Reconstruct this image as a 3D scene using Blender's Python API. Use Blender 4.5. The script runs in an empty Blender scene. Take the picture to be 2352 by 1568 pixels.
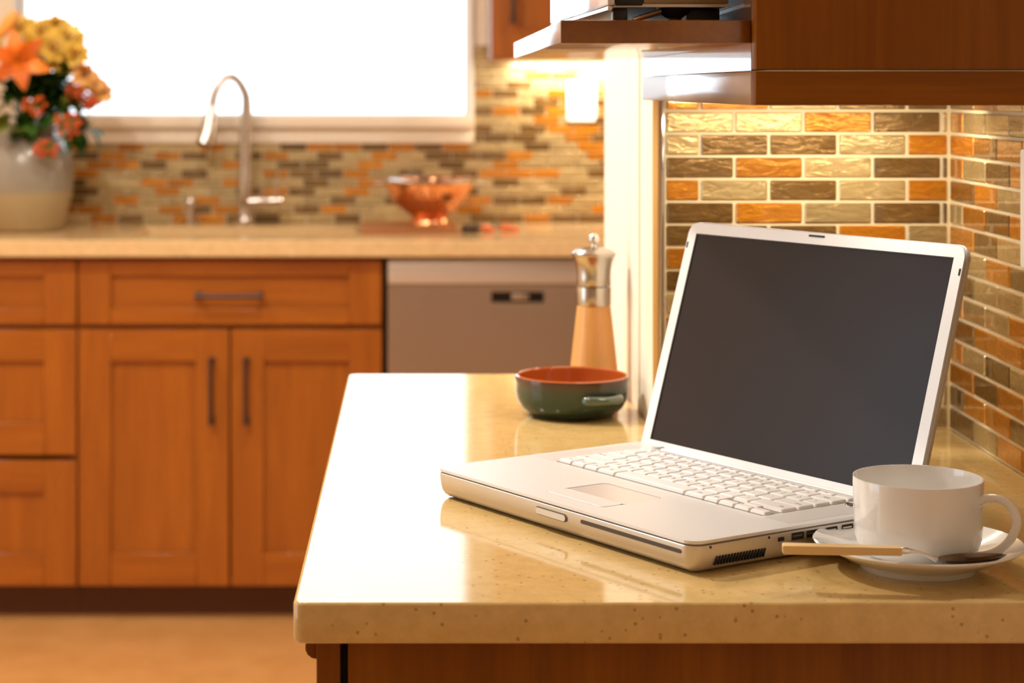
import bpy, bmesh, math, random
from mathutils import Vector, Matrix
S = bpy.context.scene
COL = S.collection
random.seed(7)
PI = math.pi

# ------------------------------------------------------------------ camera
F, CX, CY, CZ = 4500.0, 959.35, 204.16, 1.317
cam = bpy.data.cameras.new('camera'); camo = bpy.data.objects.new('camera', cam); COL.objects.link(camo)
camo.location = (0, 0, CZ); camo.rotation_euler = (PI / 2, 0, 0)
cam.sensor_width = 36; cam.lens = 36 * F / 2352
cam.shift_x = (1176 - CX) / 2352; cam.shift_y = (CY - 784) / 2352
cam.clip_start = .05; cam.clip_end = 60
cam.dof.use_dof = True; cam.dof.focus_distance = 1.63; cam.dof.aperture_fstop = 7.4; cam.dof.aperture_blades = 0
S.camera = camo

# ------------------------------------------------------------------ world and lights
w = bpy.data.worlds.new('world'); S.world = w; w.use_nodes = True
bg = w.node_tree.nodes['Background']; bg.inputs[0].default_value = (.84, .92, 1, 1); bg.inputs[1].default_value = 3.4

def area(name, loc, rot, sx, sy, power, col, portal=False, spread=None):
    l = bpy.data.lights.new(name, 'AREA'); l.shape = 'RECTANGLE'; l.size = sx; l.size_y = sy
    l.energy = power; l.color = col
    if spread: l.spread = spread
    o = bpy.data.objects.new(name, l); COL.objects.link(o); o.location = loc; o.rotation_euler = rot
    if portal: l.cycles.is_portal = True
    return o
WARM = (1, .925, .81)
area('window_portal_back', (-.485, 5.6, 1.8), (-PI / 2, 0, 0), 1.3, 1.15, 1, (1, 1, 1), True)
area('window_portal_left', (-2.50, 1.82, 1.38), (0, -PI / 2, 0), 2.05, 1.4, 1, (1, 1, 1), True)
for i, (x, y, p) in enumerate([(-1.5, 3.7, 16.5), (-.3, 3.7, 16.5), (-1.0, 2.6, 42), (1.2, 3.9, 10), (-.45, 1.9, 9)]):  # unseen ceiling lights; the strongest is added to brighten wall end and laptop
    l = area('unseen_ceiling_lamp', (x, y, 2.53), (0, 0, 0), .14, .14, p, WARM)
    l.data.shape = 'DISK'
area('under_cabinet_lamp_near', (.42, 2.02, 1.3035), (.3, 0, 0), .26, .02, .85, (1, .84, .60))
area('under_cabinet_lamp_middle', (.46, 1.70, 1.326), (0, -.25, 0), .20, .05, .85, (1, .90, .74))
area('under_cabinet_lamp_far', (.62, 5.37, 1.385), (.25, 0, 0), .72, .03, 6.5, (1, .84, .62))

S.view_settings.view_transform = 'Standard'; S.view_settings.look = 'None'
S.view_settings.gamma = 1; S.view_settings.use_curve_mapping = False
S.view_settings.exposure = 0.0
cy = S.cycles
cy.use_denoising = True
cy.max_bounces = 8; cy.diffuse_bounces = 5; cy.glossy_bounces = 4; cy.transmission_bounces = 4
cy.sample_clamp_indirect = 6; cy.caustics_reflective = False; cy.caustics_refractive = False

# ------------------------------------------------------------------ materials
def srgb(r, g, b):
    f = lambda c: (c / 255 / 12.92) if c / 255 <= .04045 else ((c / 255 + .055) / 1.055) ** 2.4
    return (f(r), f(g), f(b), 1)

def mat(name, col=(.8, .8, .8, 1), rough=.5, metal=0, coat=0, coat_r=.05, spec=.5, emit=None, es=0):
    m = bpy.data.materials.new(name); m.use_nodes = True
    b = m.node_tree.nodes['Principled BSDF']
    b.inputs['Base Color'].default_value = col; b.inputs['Roughness'].default_value = rough
    b.inputs['Metallic'].default_value = metal; b.inputs['Coat Weight'].default_value = coat
    b.inputs['Coat Roughness'].default_value = coat_r; b.inputs['Specular IOR Level'].default_value = spec
    if emit: b.inputs['Emission Color'].default_value = emit; b.inputs['Emission Strength'].default_value = es
    return m

def N(m, t): return m.node_tree.nodes.new(t)
def LK(m, a, b): m.node_tree.links.new(a, b)
def BS(m): return m.node_tree.nodes['Principled BSDF']

def coords(m, scale=(1, 1, 1), rnd=True, rot=(0, 0, 0)):
    tc = N(m, 'ShaderNodeTexCoord'); mp = N(m, 'ShaderNodeMapping'); mp.inputs['Scale'].default_value = scale
    mp.inputs['Rotation'].default_value = rot
    if rnd:
        oi = N(m, 'ShaderNodeObjectInfo'); ad = N(m, 'ShaderNodeVectorMath'); ad.operation = 'ADD'
        ml = N(m, 'ShaderNodeVectorMath'); ml.operation = 'SCALE'; ml.inputs['Scale'].default_value = 9.0
        cb = N(m, 'ShaderNodeCombineXYZ')
        for k in range(3): LK(m, oi.outputs['Random'], cb.inputs[k])
        LK(m, cb.outputs[0], ml.inputs[0]); LK(m, tc.outputs['Object'], ad.inputs[0]); LK(m, ml.outputs[0], ad.inputs[1])
        LK(m, ad.outputs[0], mp.inputs['Vector'])
    else:
        LK(m, tc.outputs['Object'], mp.inputs['Vector'])
    return mp.outputs[0]

def noise(m, vec, scale, detail=4, rough=.55, dist=0):
    n = N(m, 'ShaderNodeTexNoise'); n.inputs['Scale'].default_value = scale; n.inputs['Detail'].default_value = detail
    n.inputs['Roughness'].default_value = rough; n.inputs['Distortion'].default_value = dist
    LK(m, vec, n.inputs['Vector']); return n.outputs['Fac']

def ramp(m, fac, stops):
    r = N(m, 'ShaderNodeValToRGB'); e = r.color_ramp.elements
    e[0].position, e[0].color = stops[0]; e[1].position, e[1].color = stops[1]
    for p, c in stops[2:]:
        x = e.new(p); x.color = c
    LK(m, fac, r.inputs[0]); return r.outputs[0]

def bump(m, fac, strength, dist=.001):
    b = N(m, 'ShaderNodeBump'); b.inputs['Strength'].default_value = strength; b.inputs['Distance'].default_value = dist
    LK(m, fac, b.inputs['Height']); LK(m, b.outputs[0], BS(m).inputs['Normal']); return b

def wood(name, axis, c1, c2, rough=.32, coat=.35, coat_r=.12, fine=1.0, bstr=.15):
    m = mat(name, c1, rough, 0, coat, coat_r)
    sc = [14 * fine, 14 * fine, 14 * fine]; sc['xyz'.index(axis)] = 1.3 * fine
    v = coords(m, sc)
    a = noise(m, v, 1.2, 5, .6, .8); c = ramp(m, a, [(.3, c1), (.72, c2)])
    sc2 = [160, 160, 160]; sc2['xyz'.index(axis)] = 6
    v2 = coords(m, sc2); f = noise(m, v2, 1, 3, .6)
    mx = N(m, 'ShaderNodeMix'); mx.data_type = 'RGBA'; mx.blend_type = 'MULTIPLY'; mx.inputs[0].default_value = .28
    g = ramp(m, f, [(.3, (.45, .4, .35, 1)), (.65, (1, 1, 1, 1))])
    LK(m, c, mx.inputs['A']); LK(m, g, mx.inputs['B']); LK(m, mx.outputs['Result'], BS(m).inputs['Base Color'])
    bump(m, f, bstr, .0004)
    return m
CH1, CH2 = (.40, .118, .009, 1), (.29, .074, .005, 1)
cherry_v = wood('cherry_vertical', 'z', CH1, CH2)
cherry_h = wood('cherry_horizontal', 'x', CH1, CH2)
NC1, NC2 = (.29, .100, .006, 1), (.19, .058, .003, 1)  # same cherry as the far cabinets, shade of the near fronts in its colour
near_v = wood('shaded_cherry_vertical', 'z', NC1, NC2, .5, .05)
near_h = wood('shaded_cherry_horizontal', 'x', NC1, NC2, .55, .0)
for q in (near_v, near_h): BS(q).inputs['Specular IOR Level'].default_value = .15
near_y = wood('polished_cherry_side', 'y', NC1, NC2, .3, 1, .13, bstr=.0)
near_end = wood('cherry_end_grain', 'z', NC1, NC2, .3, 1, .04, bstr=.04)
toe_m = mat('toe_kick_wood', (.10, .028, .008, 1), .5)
beech = wood('beech_wood', 'z', (.78, .40, .13, 1), (.70, .33, .09, 1), .4, .15)
board_m = wood('board_wood', 'x', (.42, .17, .05, 1), (.34, .12, .03, 1), .5, 0)

def quartz(name, c):
    m = mat(name, c, .13, 0, .0); BS(m).inputs['Specular IOR Level'].default_value = .5
    v = coords(m, (1, 1, 1), False)
    vo = N(m, 'ShaderNodeTexVoronoi'); vo.inputs['Scale'].default_value = 165; LK(m, v, vo.inputs['Vector'])
    vo.inputs['Randomness'].default_value = 1
    sel = N(m, 'ShaderNodeMath'); sel.operation = 'GREATER_THAN'; sel.inputs[1].default_value = .80
    sp = N(m, 'ShaderNodeSeparateColor'); LK(m, vo.outputs['Color'], sp.inputs[0]); LK(m, sp.outputs[0], sel.inputs[0])
    ds = N(m, 'ShaderNodeMapRange'); ds.inputs['From Min'].default_value = .30; ds.inputs['From Max'].default_value = .16
    ds.inputs['To Min'].default_value = 0; ds.inputs['To Max'].default_value = 1
    LK(m, vo.outputs['Distance'], ds.inputs['Value'])
    mu = N(m, 'ShaderNodeMath'); mu.operation = 'MULTIPLY'; LK(m, sel.outputs[0], mu.inputs[0]); LK(m, ds.outputs[0], mu.inputs[1])
    mu2 = N(m, 'ShaderNodeMath'); mu2.operation = 'MULTIPLY'; mu2.inputs[1].default_value = .62; LK(m, mu.outputs[0], mu2.inputs[0])
    base = ramp(m, noise(m, v, 60, 5, .7), [(.3, (c[0] * .86, c[1] * .84, c[2] * .78, 1)), (.7, (min(1, c[0] * 1.05), min(1, c[1] * 1.05), min(1, c[2] * 1.08), 1))])
    mx = N(m, 'ShaderNodeMix'); mx.data_type = 'RGBA'
    LK(m, mu2.outputs[0], mx.inputs[0]); LK(m, base, mx.inputs['A']); mx.inputs['B'].default_value = (.28, .12, .035, 1)
    LK(m, mx.outputs['Result'], BS(m).inputs['Base Color'])
    return m
quartz_m = quartz('cream_quartz', (.70, .49, .20, 1))
BS(quartz_m).inputs['Roughness'].default_value = .08
quartz_b = quartz('cream_quartz_far', (.74, .52, .27, 1))

def glasstile(name, c1, c2, streak, metal=.45):
    m = mat(name, c1, .28, metal, 1.0, .03)
    v = coords(m, (1, 1, 1.0), True, (0, .6, 0))
    v2 = coords(m, (38, 38, 110), True, (0, .55, 0))
    f = noise(m, v2, 1, 3, .6, 1.2)
    g = noise(m, v, 220, 3, .6)
    oi = N(m, 'ShaderNodeObjectInfo')
    c = ramp(m, f, [(.32, c2), (.6, c1), (.78, streak)])
    hs = N(m, 'ShaderNodeHueSaturation')
    mr = N(m, 'ShaderNodeMapRange'); mr.inputs['To Min'].default_value = .82; mr.inputs['To Max'].default_value = 1.18
    LK(m, oi.outputs['Random'], mr.inputs['Value']); LK(m, mr.outputs[0], hs.inputs['Value']); LK(m, c, hs.inputs['Color'])
    LK(m, hs.outputs[0], BS(m).inputs['Base Color'])
    ad = N(m, 'ShaderNodeMath'); ad.operation = 'MULTIPLY_ADD'; LK(m, f, ad.inputs[0]); ad.inputs[1].default_value = 3.0; LK(m, g, ad.inputs[2])
    bump(m, ad.outputs[0], .55, .0008)
    return m
TILE = {
    'C': glasstile('cream_glass_tile', (.53, .40, .19, 1), (.43, .31, .13, 1), (.68, .55, .30, 1)),
    'B': glasstile('brown_glass_tile', (.20, .110, .028, 1), (.14, .074, .017, 1), (.30, .19, .07, 1)),
    'O': glasstile('orange_glass_tile', (.58, .225, .010, 1), (.46, .160, .006, 1), (.74, .34, .035, 1)),
}
grout = mat('cream_grout', (.78, .66, .44, 1), .8)
paint = mat('cream_wall_paint', (.92, .84, .70, 1), .6)
bump(paint, noise(paint, coords(paint, (1, 1, 1), False), 260, 3), .12, .001)
ceil_m = mat('ceiling_paint', (.90, .86, .78, 1), .8)
trim_m = mat('window_trim_paint', (.86, .74, .60, 1), .4)
steel = mat('brushed_steel', (.62, .58, .54, 1), .30, 1)
chrome = mat('polished_steel', (.78, .76, .74, 1), .12, 1)
nickel = mat('brushed_nickel', (.66, .60, .55, 1), .27, 1)
dwm = mat('dishwasher_steel', (.46, .39, .33, 1), .34, .9)
bronze = mat('dark_bronze', (.085, .055, .050, 1), .42, .7)
mill_steel = mat('mill_steel', (.52, .47, .40, 1), .24, 1)
black = mat('black_plastic', (.012, .011, .012, 1), .35)
darkslot = mat('dark_recess', (.010, .009, .009, 1), .7)
porcelain = mat('white_porcelain', (.88, .87, .85, 1), .12, 0, .6, .03)
white_pl = mat('white_plastic', (.93, .92, .90, 1), .3)
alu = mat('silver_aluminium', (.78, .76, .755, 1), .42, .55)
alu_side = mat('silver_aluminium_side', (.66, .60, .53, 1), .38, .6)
alu_lid = mat('silver_bezel', (.95, .95, .96, 1), .45, .25)
key_m = mat('silver_key', (.80, .78, .77, 1), .45, .15)
legend_m = mat('grey_legend', (.12, .11, .12, 1), .6)
lcd = mat('dark_screen', (.020, .012, .012, 1), .24, 0, 0, .1, .22)
copper = mat('polished_copper', (.93, .42, .20, 1), .17, 1)
bump(copper, noise(copper, coords(copper), 60, 2), .05, .002)

# ------------------------------------------------------------------ geometry helpers
def obj(name, bm, m, parent=None, smooth=False, loc=None):
    me = bpy.data.meshes.new(name)
    bmesh.ops.recalc_face_normals(bm, faces=bm.faces[:])
    bm.to_mesh(me); bm.free()
    for x in (m if isinstance(m, (list, tuple)) else [m]): me.materials.append(x)
    if smooth:
        for p in me.polygons: p.use_smooth = True
        try: me.set_sharp_from_angle(angle=math.radians(38))
        except Exception: pass
    o = bpy.data.objects.new(name, me); COL.objects.link(o)
    if parent: o.parent = parent
    if loc: o.location = loc
    return o
def tag(o, label=None, cat=None, group=None, kind=None):
    if label: o['label'] = label
    if cat: o['category'] = cat
    if group: o['group'] = group
    if kind: o['kind'] = kind
    return o
def thing(name, label, cat, loc=(0, 0, 0), rz=0, group=None):
    o = bpy.data.objects.new(name, None); COL.objects.link(o); o.location = loc; o.rotation_euler = (0, 0, rz)
    o.empty_display_size = .05
    return tag(o, label, cat, group)
def instance(src, parent=None, loc=None, rot=None):
    c = src.copy(); COL.objects.link(c); c.parent = parent
    if loc is not None: c.location = loc
    if rot is not None: c.rotation_euler = rot
    return c
def copy_tree(root, loc, rot=None, scale=None, label=None):
    r = instance(root, None, loc, rot)
    if scale: r.scale = (scale,) * 3
    if label: r['label'] = label
    for ch in list(root.children):
        c = instance(ch, r)
        for g in ch.children: instance(g, c)
    return r
def add_box(bm, x0, x1, y0, y1, z0, z1, bev=0, seg=1, mi=0):
    r = bmesh.ops.create_cube(bm, size=1); vs = r['verts']
    for v in vs: v.co = Vector(((x0 + x1) / 2 + v.co.x * (x1 - x0), (y0 + y1) / 2 + v.co.y * (y1 - y0), (z0 + z1) / 2 + v.co.z * (z1 - z0)))
    fs = set(f for v in vs for f in v.link_faces)
    for f in fs: f.material_index = mi
    if bev:
        es = list(set(e for v in vs for e in v.link_edges))
        rr = bmesh.ops.bevel(bm, geom=es, offset=bev, segments=seg, affect='EDGES', profile=.6)
        for f in rr['faces']: f.material_index = mi
def box(name, x0, x1, y0, y1, z0, z1, m, parent=None, bev=0, seg=2):
    bm = bmesh.new(); add_box(bm, x0, x1, y0, y1, z0, z1, bev, seg)
    return obj(name, bm, m, parent, bev > 0)
def rrect(x0, x1, y0, y1, r, n=5):
    pts = []
    for cx, cy_, a0 in ((x1 - r, y0 + r, -90), (x1 - r, y1 - r, 0), (x0 + r, y1 - r, 90), (x0 + r, y0 + r, 180)):
        for k in range(n + 1):
            a = math.radians(a0 + 90 * k / n); pts.append((cx + r * math.cos(a), cy_ + r * math.sin(a)))
    return pts
def loft(bm, loops, cap0=True, cap1=True):
    L = [[bm.verts.new(p) for p in lp] for lp in loops]
    n = len(L[0])
    for a, b in zip(L, L[1:]):
        for i in range(n):
            bm.faces.new((a[i], a[(i + 1) % n], b[(i + 1) % n], b[i]))
    if cap0: bm.faces.new(L[0][::-1])
    if cap1: bm.faces.new(L[-1])
def rbox(bm, x0, x1, y0, y1, levels, r, n=5):
    """levels: (z, inset)"""
    lp = []
    for z, ins in levels:
        rr = max(r - ins, .0004)
        lp.append([(x, y, z) for x, y in rrect(x0 + ins, x1 - ins, y0 + ins, y1 - ins, rr, n)])
    loft(bm, lp)
def lathe(bm, prof, n=48, cx=0, cy_=0, z0=0):
    rings = []
    for r, z in prof:
        if r < 1e-6: rings.append([bm.verts.new((cx, cy_, z + z0))])
        else: rings.append([bm.verts.new((cx + r * math.cos(2 * PI * k / n), cy_ + r * math.sin(2 * PI * k / n), z + z0)) for k in range(n)])
    for a, b in zip(rings, rings[1:]):
        if len(a) == 1 and len(b) == 1: continue
        for k in range(n):
            k2 = (k + 1) % n
            if len(a) == 1: bm.faces.new((a[0], b[k2], b[k]))
            elif len(b) == 1: bm.faces.new((a[k], a[k2], b[0]))
            else: bm.faces.new((a[k], a[k2], b[k2], b[k]))
def tube(bm, pts, rad, n=12, sub=1, flat=1.0, up=None):
    """smooth tube through pts; rad number or list; flat squashes along up"""
    P = [Vector(p) for p in pts]
    R = list(rad) if isinstance(rad, (list, tuple)) else [rad] * len(P)
    if sub > 1:
        Q, RR = [], []
        for i in range(len(P) - 1):
            p0 = P[max(i - 1, 0)]; p1 = P[i]; p2 = P[i + 1]; p3 = P[min(i + 2, len(P) - 1)]
            for s in range(sub):
                t = s / sub
                Q.append(.5 * ((2 * p1) + (p2 - p0) * t + (2 * p0 - 5 * p1 + 4 * p2 - p3) * t * t + (-p0 + 3 * p1 - 3 * p2 + p3) * t ** 3))
                RR.append(R[i] * (1 - t) + R[i + 1] * t)
        Q.append(P[-1]); RR.append(R[-1]); P, R = Q, RR
    prev = None; loops = []
    for i, p in enumerate(P):
        d = (P[min(i + 1, len(P) - 1)] - P[max(i - 1, 0)]).normalized()
        if up is not None: u = Vector(up); u = (u - d * u.dot(d)).normalized()
        elif prev is None:
            u = Vector((0, 0, 1)) if abs(d.z) < .9 else Vector((1, 0, 0)); u = (u - d * u.dot(d)).normalized()
        else: u = (prev - d * prev.dot(d)).normalized()
        prev = u; s = d.cross(u)
        loops.append([p + (u * math.cos(2 * PI * k / n) * flat + s * math.sin(2 * PI * k / n)) * R[i] for k in range(n)])
    loft(bm, loops)
def prism(bm, pts, z0, z1):
    loft(bm, [[(x, y, z0) for x, y in pts], [(x, y, z1) for x, y in pts]])
def plate(bm, outer, holes, z0, z1):
    for z in (z0, z1):
        es = []
        for lp in [outer] + holes:
            vs = [bm.verts.new((x, y, z)) for x, y in lp]
            es += [bm.edges.new((vs[i], vs[(i + 1) % len(vs)])) for i in range(len(vs))]
        bmesh.ops.triangle_fill(bm, edges=es, use_beauty=True)
    for lp in [outer] + holes:
        a = [bm.verts.new((x, y, z0)) for x, y in lp]; b = [bm.verts.new((x, y, z1)) for x, y in lp]
        for i in range(len(lp)):
            j = (i + 1) % len(lp); bm.faces.new((a[i], a[j], b[j], b[i]))
    bmesh.ops.remove_doubles(bm, verts=bm.verts[:], dist=1e-6)

# ------------------------------------------------------------------ room shell
CT = .945            # top of the worktops
BW = 5.449           # back wall plane (tile faces stand at 5.445)
XL, XR, YN, ZC = -2.4, 2.4, -2.2, 2.55
WX0, WX1, WZ0, WZ1 = -1.118, .143, 1.222, 2.32
floor_m = mat('cork_floor', (.60, .27, .07, 1), .32, 0, .3, .25)
fv = coords(floor_m, (1, 1, 1), False)
LK(floor_m, ramp(floor_m, noise(floor_m, fv, 9, 6, .7), [(.3, (.66, .34, .12, 1)), (.7, (.54, .26, .075, 1))]), BS(floor_m).inputs['Base Color'])
tag(box('floor', XL - .1, XR + .1, YN - .1, BW + .15, -.06, 0, floor_m), kind='structure')
tag(box('ceiling', XL - .1, XR + .1, YN - .1, BW + .15, ZC, ZC + .06, ceil_m), kind='structure')

def wall_xz(name, y0, y1, x0, x1, z1, hole, m):
    bm = bmesh.new()
    hx0, hx1, hz0, hz1 = hole
    add_box(bm, x0, hx0, y0, y1, 0, z1); add_box(bm, hx1, x1, y0, y1, 0, z1)
    add_box(bm, hx0, hx1, y0, y1, 0, hz0); add_box(bm, hx0, hx1, y0, y1, hz1, z1)
    return tag(obj(name, bm, m), kind='structure')
wall_back = wall_xz('wall_back', BW, BW + .14, XL - .1, XR + .1, ZC, (WX0, WX1, WZ0, WZ1), paint)
bm = bmesh.new(); ly0, ly1, lz0, lz1 = 1.2, 2.45, .4, 2.35
for a in ((YN, ly0, 0, ZC), (ly1, BW, 0, ZC), (ly0, ly1, 0, lz0), (ly0, ly1, lz1, ZC)):
    add_box(bm, XL - .1, XL, a[0], a[1], a[2], a[3])
wall_left = tag(obj('wall_left', bm, paint), kind='structure')
wall_front = tag(box('wall_front', XL - .1, XR + .1, YN - .1, YN, 0, ZC, paint), kind='structure')
wall_right_far = tag(box('wall_right_far', XR, XR + .1, YN, BW, 0, ZC, paint), kind='structure')
RWX = .584
wall_right = tag(box('wall_right', RWX, RWX + .1, YN, 2.1435, 0, ZC, paint), kind='structure')
bm = bmesh.new()
prism(bm, [(.257, 2.144), (RWX + .1, 2.144), (RWX + .1, 2.30), (.36, 2.30), (.36, 2.674), (.255, 2.674), (.255, 2.262), (.257, 2.262)], 0, ZC)
wall_part = tag(obj('wall_partition', bm, paint), kind='structure')

# windows
glass_m = bpy.data.materials.new('window_glass'); glass_m.use_nodes = True
nt = glass_m.node_tree; nt.nodes.clear()
o_ = nt.nodes.new('ShaderNodeOutputMaterial'); tr = nt.nodes.new('ShaderNodeBsdfTransparent'); gl = nt.nodes.new('ShaderNodeBsdfGlossy')
gl.inputs['Roughness'].default_value = .02; fr = nt.nodes.new('ShaderNodeFresnel'); fr.inputs[0].default_value = 1.45
mxs = nt.nodes.new('ShaderNodeMixShader'); tr.inputs[0].default_value = (.96, .98, .98, 1)
nt.links.new(fr.outputs[0], mxs.inputs[0]); nt.links.new(tr.outputs[0], mxs.inputs[1]); nt.links.new(gl.outputs[0], mxs.inputs[2]); nt.links.new(mxs.outputs[0], o_.inputs[0])
win1 = tag(bpy.data.objects.new('window_1', None), kind='structure'); COL.objects.link(win1)
bm = bmesh.new(); fy0, fy1 = BW + .07, BW + .11
for a in ((WX0, WX0 + .01, WZ0, WZ1), (WX1 - .01, WX1, WZ0, WZ1), (WX0 + .01, WX1 - .01, WZ0, WZ0 + .025), (WX0 + .01, WX1 - .01, WZ1 - .03, WZ1)):
    add_box(bm, a[0], a[1], fy0, fy1, a[2], a[3])
obj('window_frame', bm, white_pl, win1)
box('pane', WX0 + .01, WX1 - .01, BW + .085, BW + .09, WZ0 + .025, WZ1 - .03, glass_m, win1)
box('window_sill', WX0 - .06, WX1 + .012, BW - .038, BW + .07, WZ0 - .012, WZ0 + .022, trim_m, win1, .004)
box('apron', WX0 - .04, WX1 + .012, BW - .018, BW, 1.166, WZ0 - .012, trim_m, win1, .003)
box('casing', WX1, WX1 + .012, BW - .016, BW, WZ0 + .022, WZ1 + .05, white_pl, win1, .003)
box('casing', WX0 - .065, WX0, BW - .016, BW, WZ0 + .022, WZ1 + .05, trim_m, win1, .003)
box('casing', WX0 - .065, WX1 + .012, BW - .016, BW, WZ1 + .05, WZ1 + .11, trim_m, win1, .003)
win2 = tag(bpy.data.objects.new('window_2', None), kind='structure'); COL.objects.link(win2)
bm = bmesh.new()
for a in ((ly0, ly0 + .05, lz0, lz1), (ly1 - .05, ly1, lz0, lz1), (ly0, ly1, lz0, lz0 + .05), (ly0, ly1, lz1 - .05, lz1), (1.80, 1.84, lz0, lz1)):
    add_box(bm, XL - .08, XL - .03, a[0], a[1], a[2], a[3])
obj('window_frame', bm, white_pl, win2)
box('pane', XL - .06, XL - .055, ly0 + .05, ly1 - .05, lz0 + .05, lz1 - .05, glass_m, win2)

# ------------------------------------------------------------------ tiles: each one a piece of its wall
TH, JT = .02476, .0034
_tm = {}
def tile_mesh(plane, wd, ht, k):
    key = (plane, round(wd, 4), round(ht, 4), k)
    if key not in _tm:
        bm = bmesh.new(); d = .0055
        if plane == 'y': add_box(bm, -wd / 2, wd / 2, 0, d, -ht / 2, ht / 2, .0011, 1)
        else: add_box(bm, 0, d, -wd / 2, wd / 2, -ht / 2, ht / 2, .0011, 1)
        me = bpy.data.meshes.new('tile'); bmesh.ops.recalc_face_normals(bm, faces=bm.faces[:]); bm.to_mesh(me); bm.free()
        me.materials.append(TILE[k]); _tm[key] = me
    return _tm[key]
rt = random.Random(3)
def put_tile(parent, plane, a0, a1, z0, z1, face, k):
    """a0..a1 along the wall, face = coordinate of the tile's outer face"""
    wd, ht = a1 - a0 - JT, z1 - z0 - JT
    if wd < .004 or ht < .003: return
    o = bpy.data.objects.new('tile', tile_mesh(plane, wd, ht, k)); COL.objects.link(o); o.parent = parent
    j = rt.uniform(-.0004, .0004)
    c = (a0 + a1) / 2
    o.location = (c, face + j, (z0 + z1) / 2) if plane == 'y' else (face + j, c, (z0 + z1) / 2)
    o.rotation_euler = (rt.uniform(-.006, .006), 0, rt.uniform(-.006, .006)) if plane == 'y' else (0, rt.uniform(-.006, .006), rt.uniform(-.006, .006))

# partition face (faces the camera), 15 rows, bottom row first; first letter is the row's left piece
ROWS_F = ['BOCBC', 'CBCBC', 'BCOCB', 'COBCC', 'OBCBO', 'CCOBC', 'BCBCC', 'OCBCB', 'BBBOC', 'BOCB', 'OCBCO', 'BOCB', 'CBBCO', 'CCOB', 'OOCBB']
box('grout_bed', .2690, RWX, 2.1405, 2.144, CT + .0002, CT + 15 * TH, grout, wall_part)
P_ = .0753
for r, row in enumerate(ROWS_F):
    z0 = CT + r * TH + .0015; z1 = z0 + TH
    if r == 14: z1 = 1.3035 + .012
    half = (r % 2 == 0)
    x = .2705; i = 0
    while x < .5795 and i < 8:
        wd = P_ / 2 if (half and i == 0) else P_
        x1 = min(x + wd, .5795)
        if x1 - x > .0075: put_tile(wall_part, 'y', x, x1, z0, z1, 2.1385, row[i % len(row)])
        x = x1; i += 1
# right wall, from the inner corner towards the camera
ROWS_R = ['BCOBCOC', 'BOOBCBO', 'OBOCOCB', 'OCBCBOC', 'BOOBCCO', 'OCCOBCB', 'BCCCOBC', 'CCOBCOB', 'OBCOCBO', 'COBOCCB', 'BOCCOBC', 'OCBOCBC', 'OBOOCBC', 'OCCBOCC', 'BOCCBOC']
box('grout_bed', .582, RWX, 1.40, 2.1405, CT + .0002, CT + 15 * TH, grout, wall_right)
for r, row in enumerate(ROWS_R):
    z0 = CT + r * TH + .0015; z1 = z0 + TH
    if r == 14: z1 = 1.3035 + .012
    js = [0.002, .093] if r % 2 == 0 else [0.002, .052]
    while js[-1] < .72: js.append(js[-1] + .082)
    for i in range(len(js) - 1):
        put_tile(wall_right, 'x', 2.138 - js[i + 1], 2.138 - js[i], z0, z1, .580, row[i % len(row)] if i < 7 else random.choice('CCBO'))
tag(box('edge_strip', .2572, .2642, 2.1405, 2.1445, CT, 1.31, mat('ochre_edge', (.80, .50, .20, 1), .7)), kind='structure')  # narrow ochre strip over the wall edge beside the steel trim
tag(box('trim_1', .2642, .2692, 2.1380, 2.144, CT, 1.31, chrome, None, .0008), kind='structure')
# back wall
rb = random.Random(11)
def pick(): return rb.choices('CBO', (41, 30, 29))[0]
box('grout_bed', -1.60, 1.30, BW - .001, BW + .002, CT, 1.165, grout, wall_back)
box('grout_bed', .157, 1.30, BW - .0012, BW + .002, 1.165, 1.43, grout, wall_back)
n_t = 0
rest = bmesh.new(); 
for r in range(20):
    z0 = CT + r * TH; z1 = z0 + TH
    x = -1.60 + (r % 2) * P_ * .5 + rb.choice((0, .012))
    while x < 1.25:
        x1 = x + P_
        if r < 9 or x > .155:
            if -1.17 < x < .52:
                put_tile(wall_back, 'y', x, x1, z0, z1, BW - .005, pick()); n_t += 1
            else:
                add_box(rest, x + JT / 2, x1 - JT / 2, BW - .005, BW, z0 + JT / 2, z1 - JT / 2, mi=rb.choice((0, 0, 1, 2)))
        elif x1 > .165:
            put_tile(wall_back, 'y', .157, x1, z0, z1, BW - .005, pick()); n_t += 1
        x = x1
tag(obj('tiles', rest, [TILE['C'], TILE['B'], TILE['O']], wall_back), kind='stuff')
print('back tiles', n_t)

# ------------------------------------------------------------------ shaker fronts
def shaker(name, x0, x1, z0, z1, yf, parent, fw=.078, horiz=False, mv=None, mh=None):
    mv = mv or cherry_v; mh = mh or cherry_h
    t = .020
    fr_ = bpy.data.objects.new(name, None); COL.objects.link(fr_); fr_.parent = parent
    hh = fw * (.48 if horiz else 1)
    box('stile', x0, x0 + fw, yf, yf + t, z0, z1, mv, fr_, .0015, 1); box('stile', x1 - fw, x1, yf, yf + t, z0, z1, mv, fr_, .0015, 1)
    box('rail', x0 + fw, x1 - fw, yf + .0003, yf + t, z0, z0 + hh, mh, fr_, .0015, 1); box('rail', x0 + fw, x1 - fw, yf + .0003, yf + t, z1 - hh, z1, mh, fr_, .0015, 1)
    box('panel', x0 + fw - .004, x1 - fw + .004, yf + .011, yf + .018, z0 + hh - .004, z1 - hh + .004, mh if horiz else mv, fr_)
    return fr_
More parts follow.
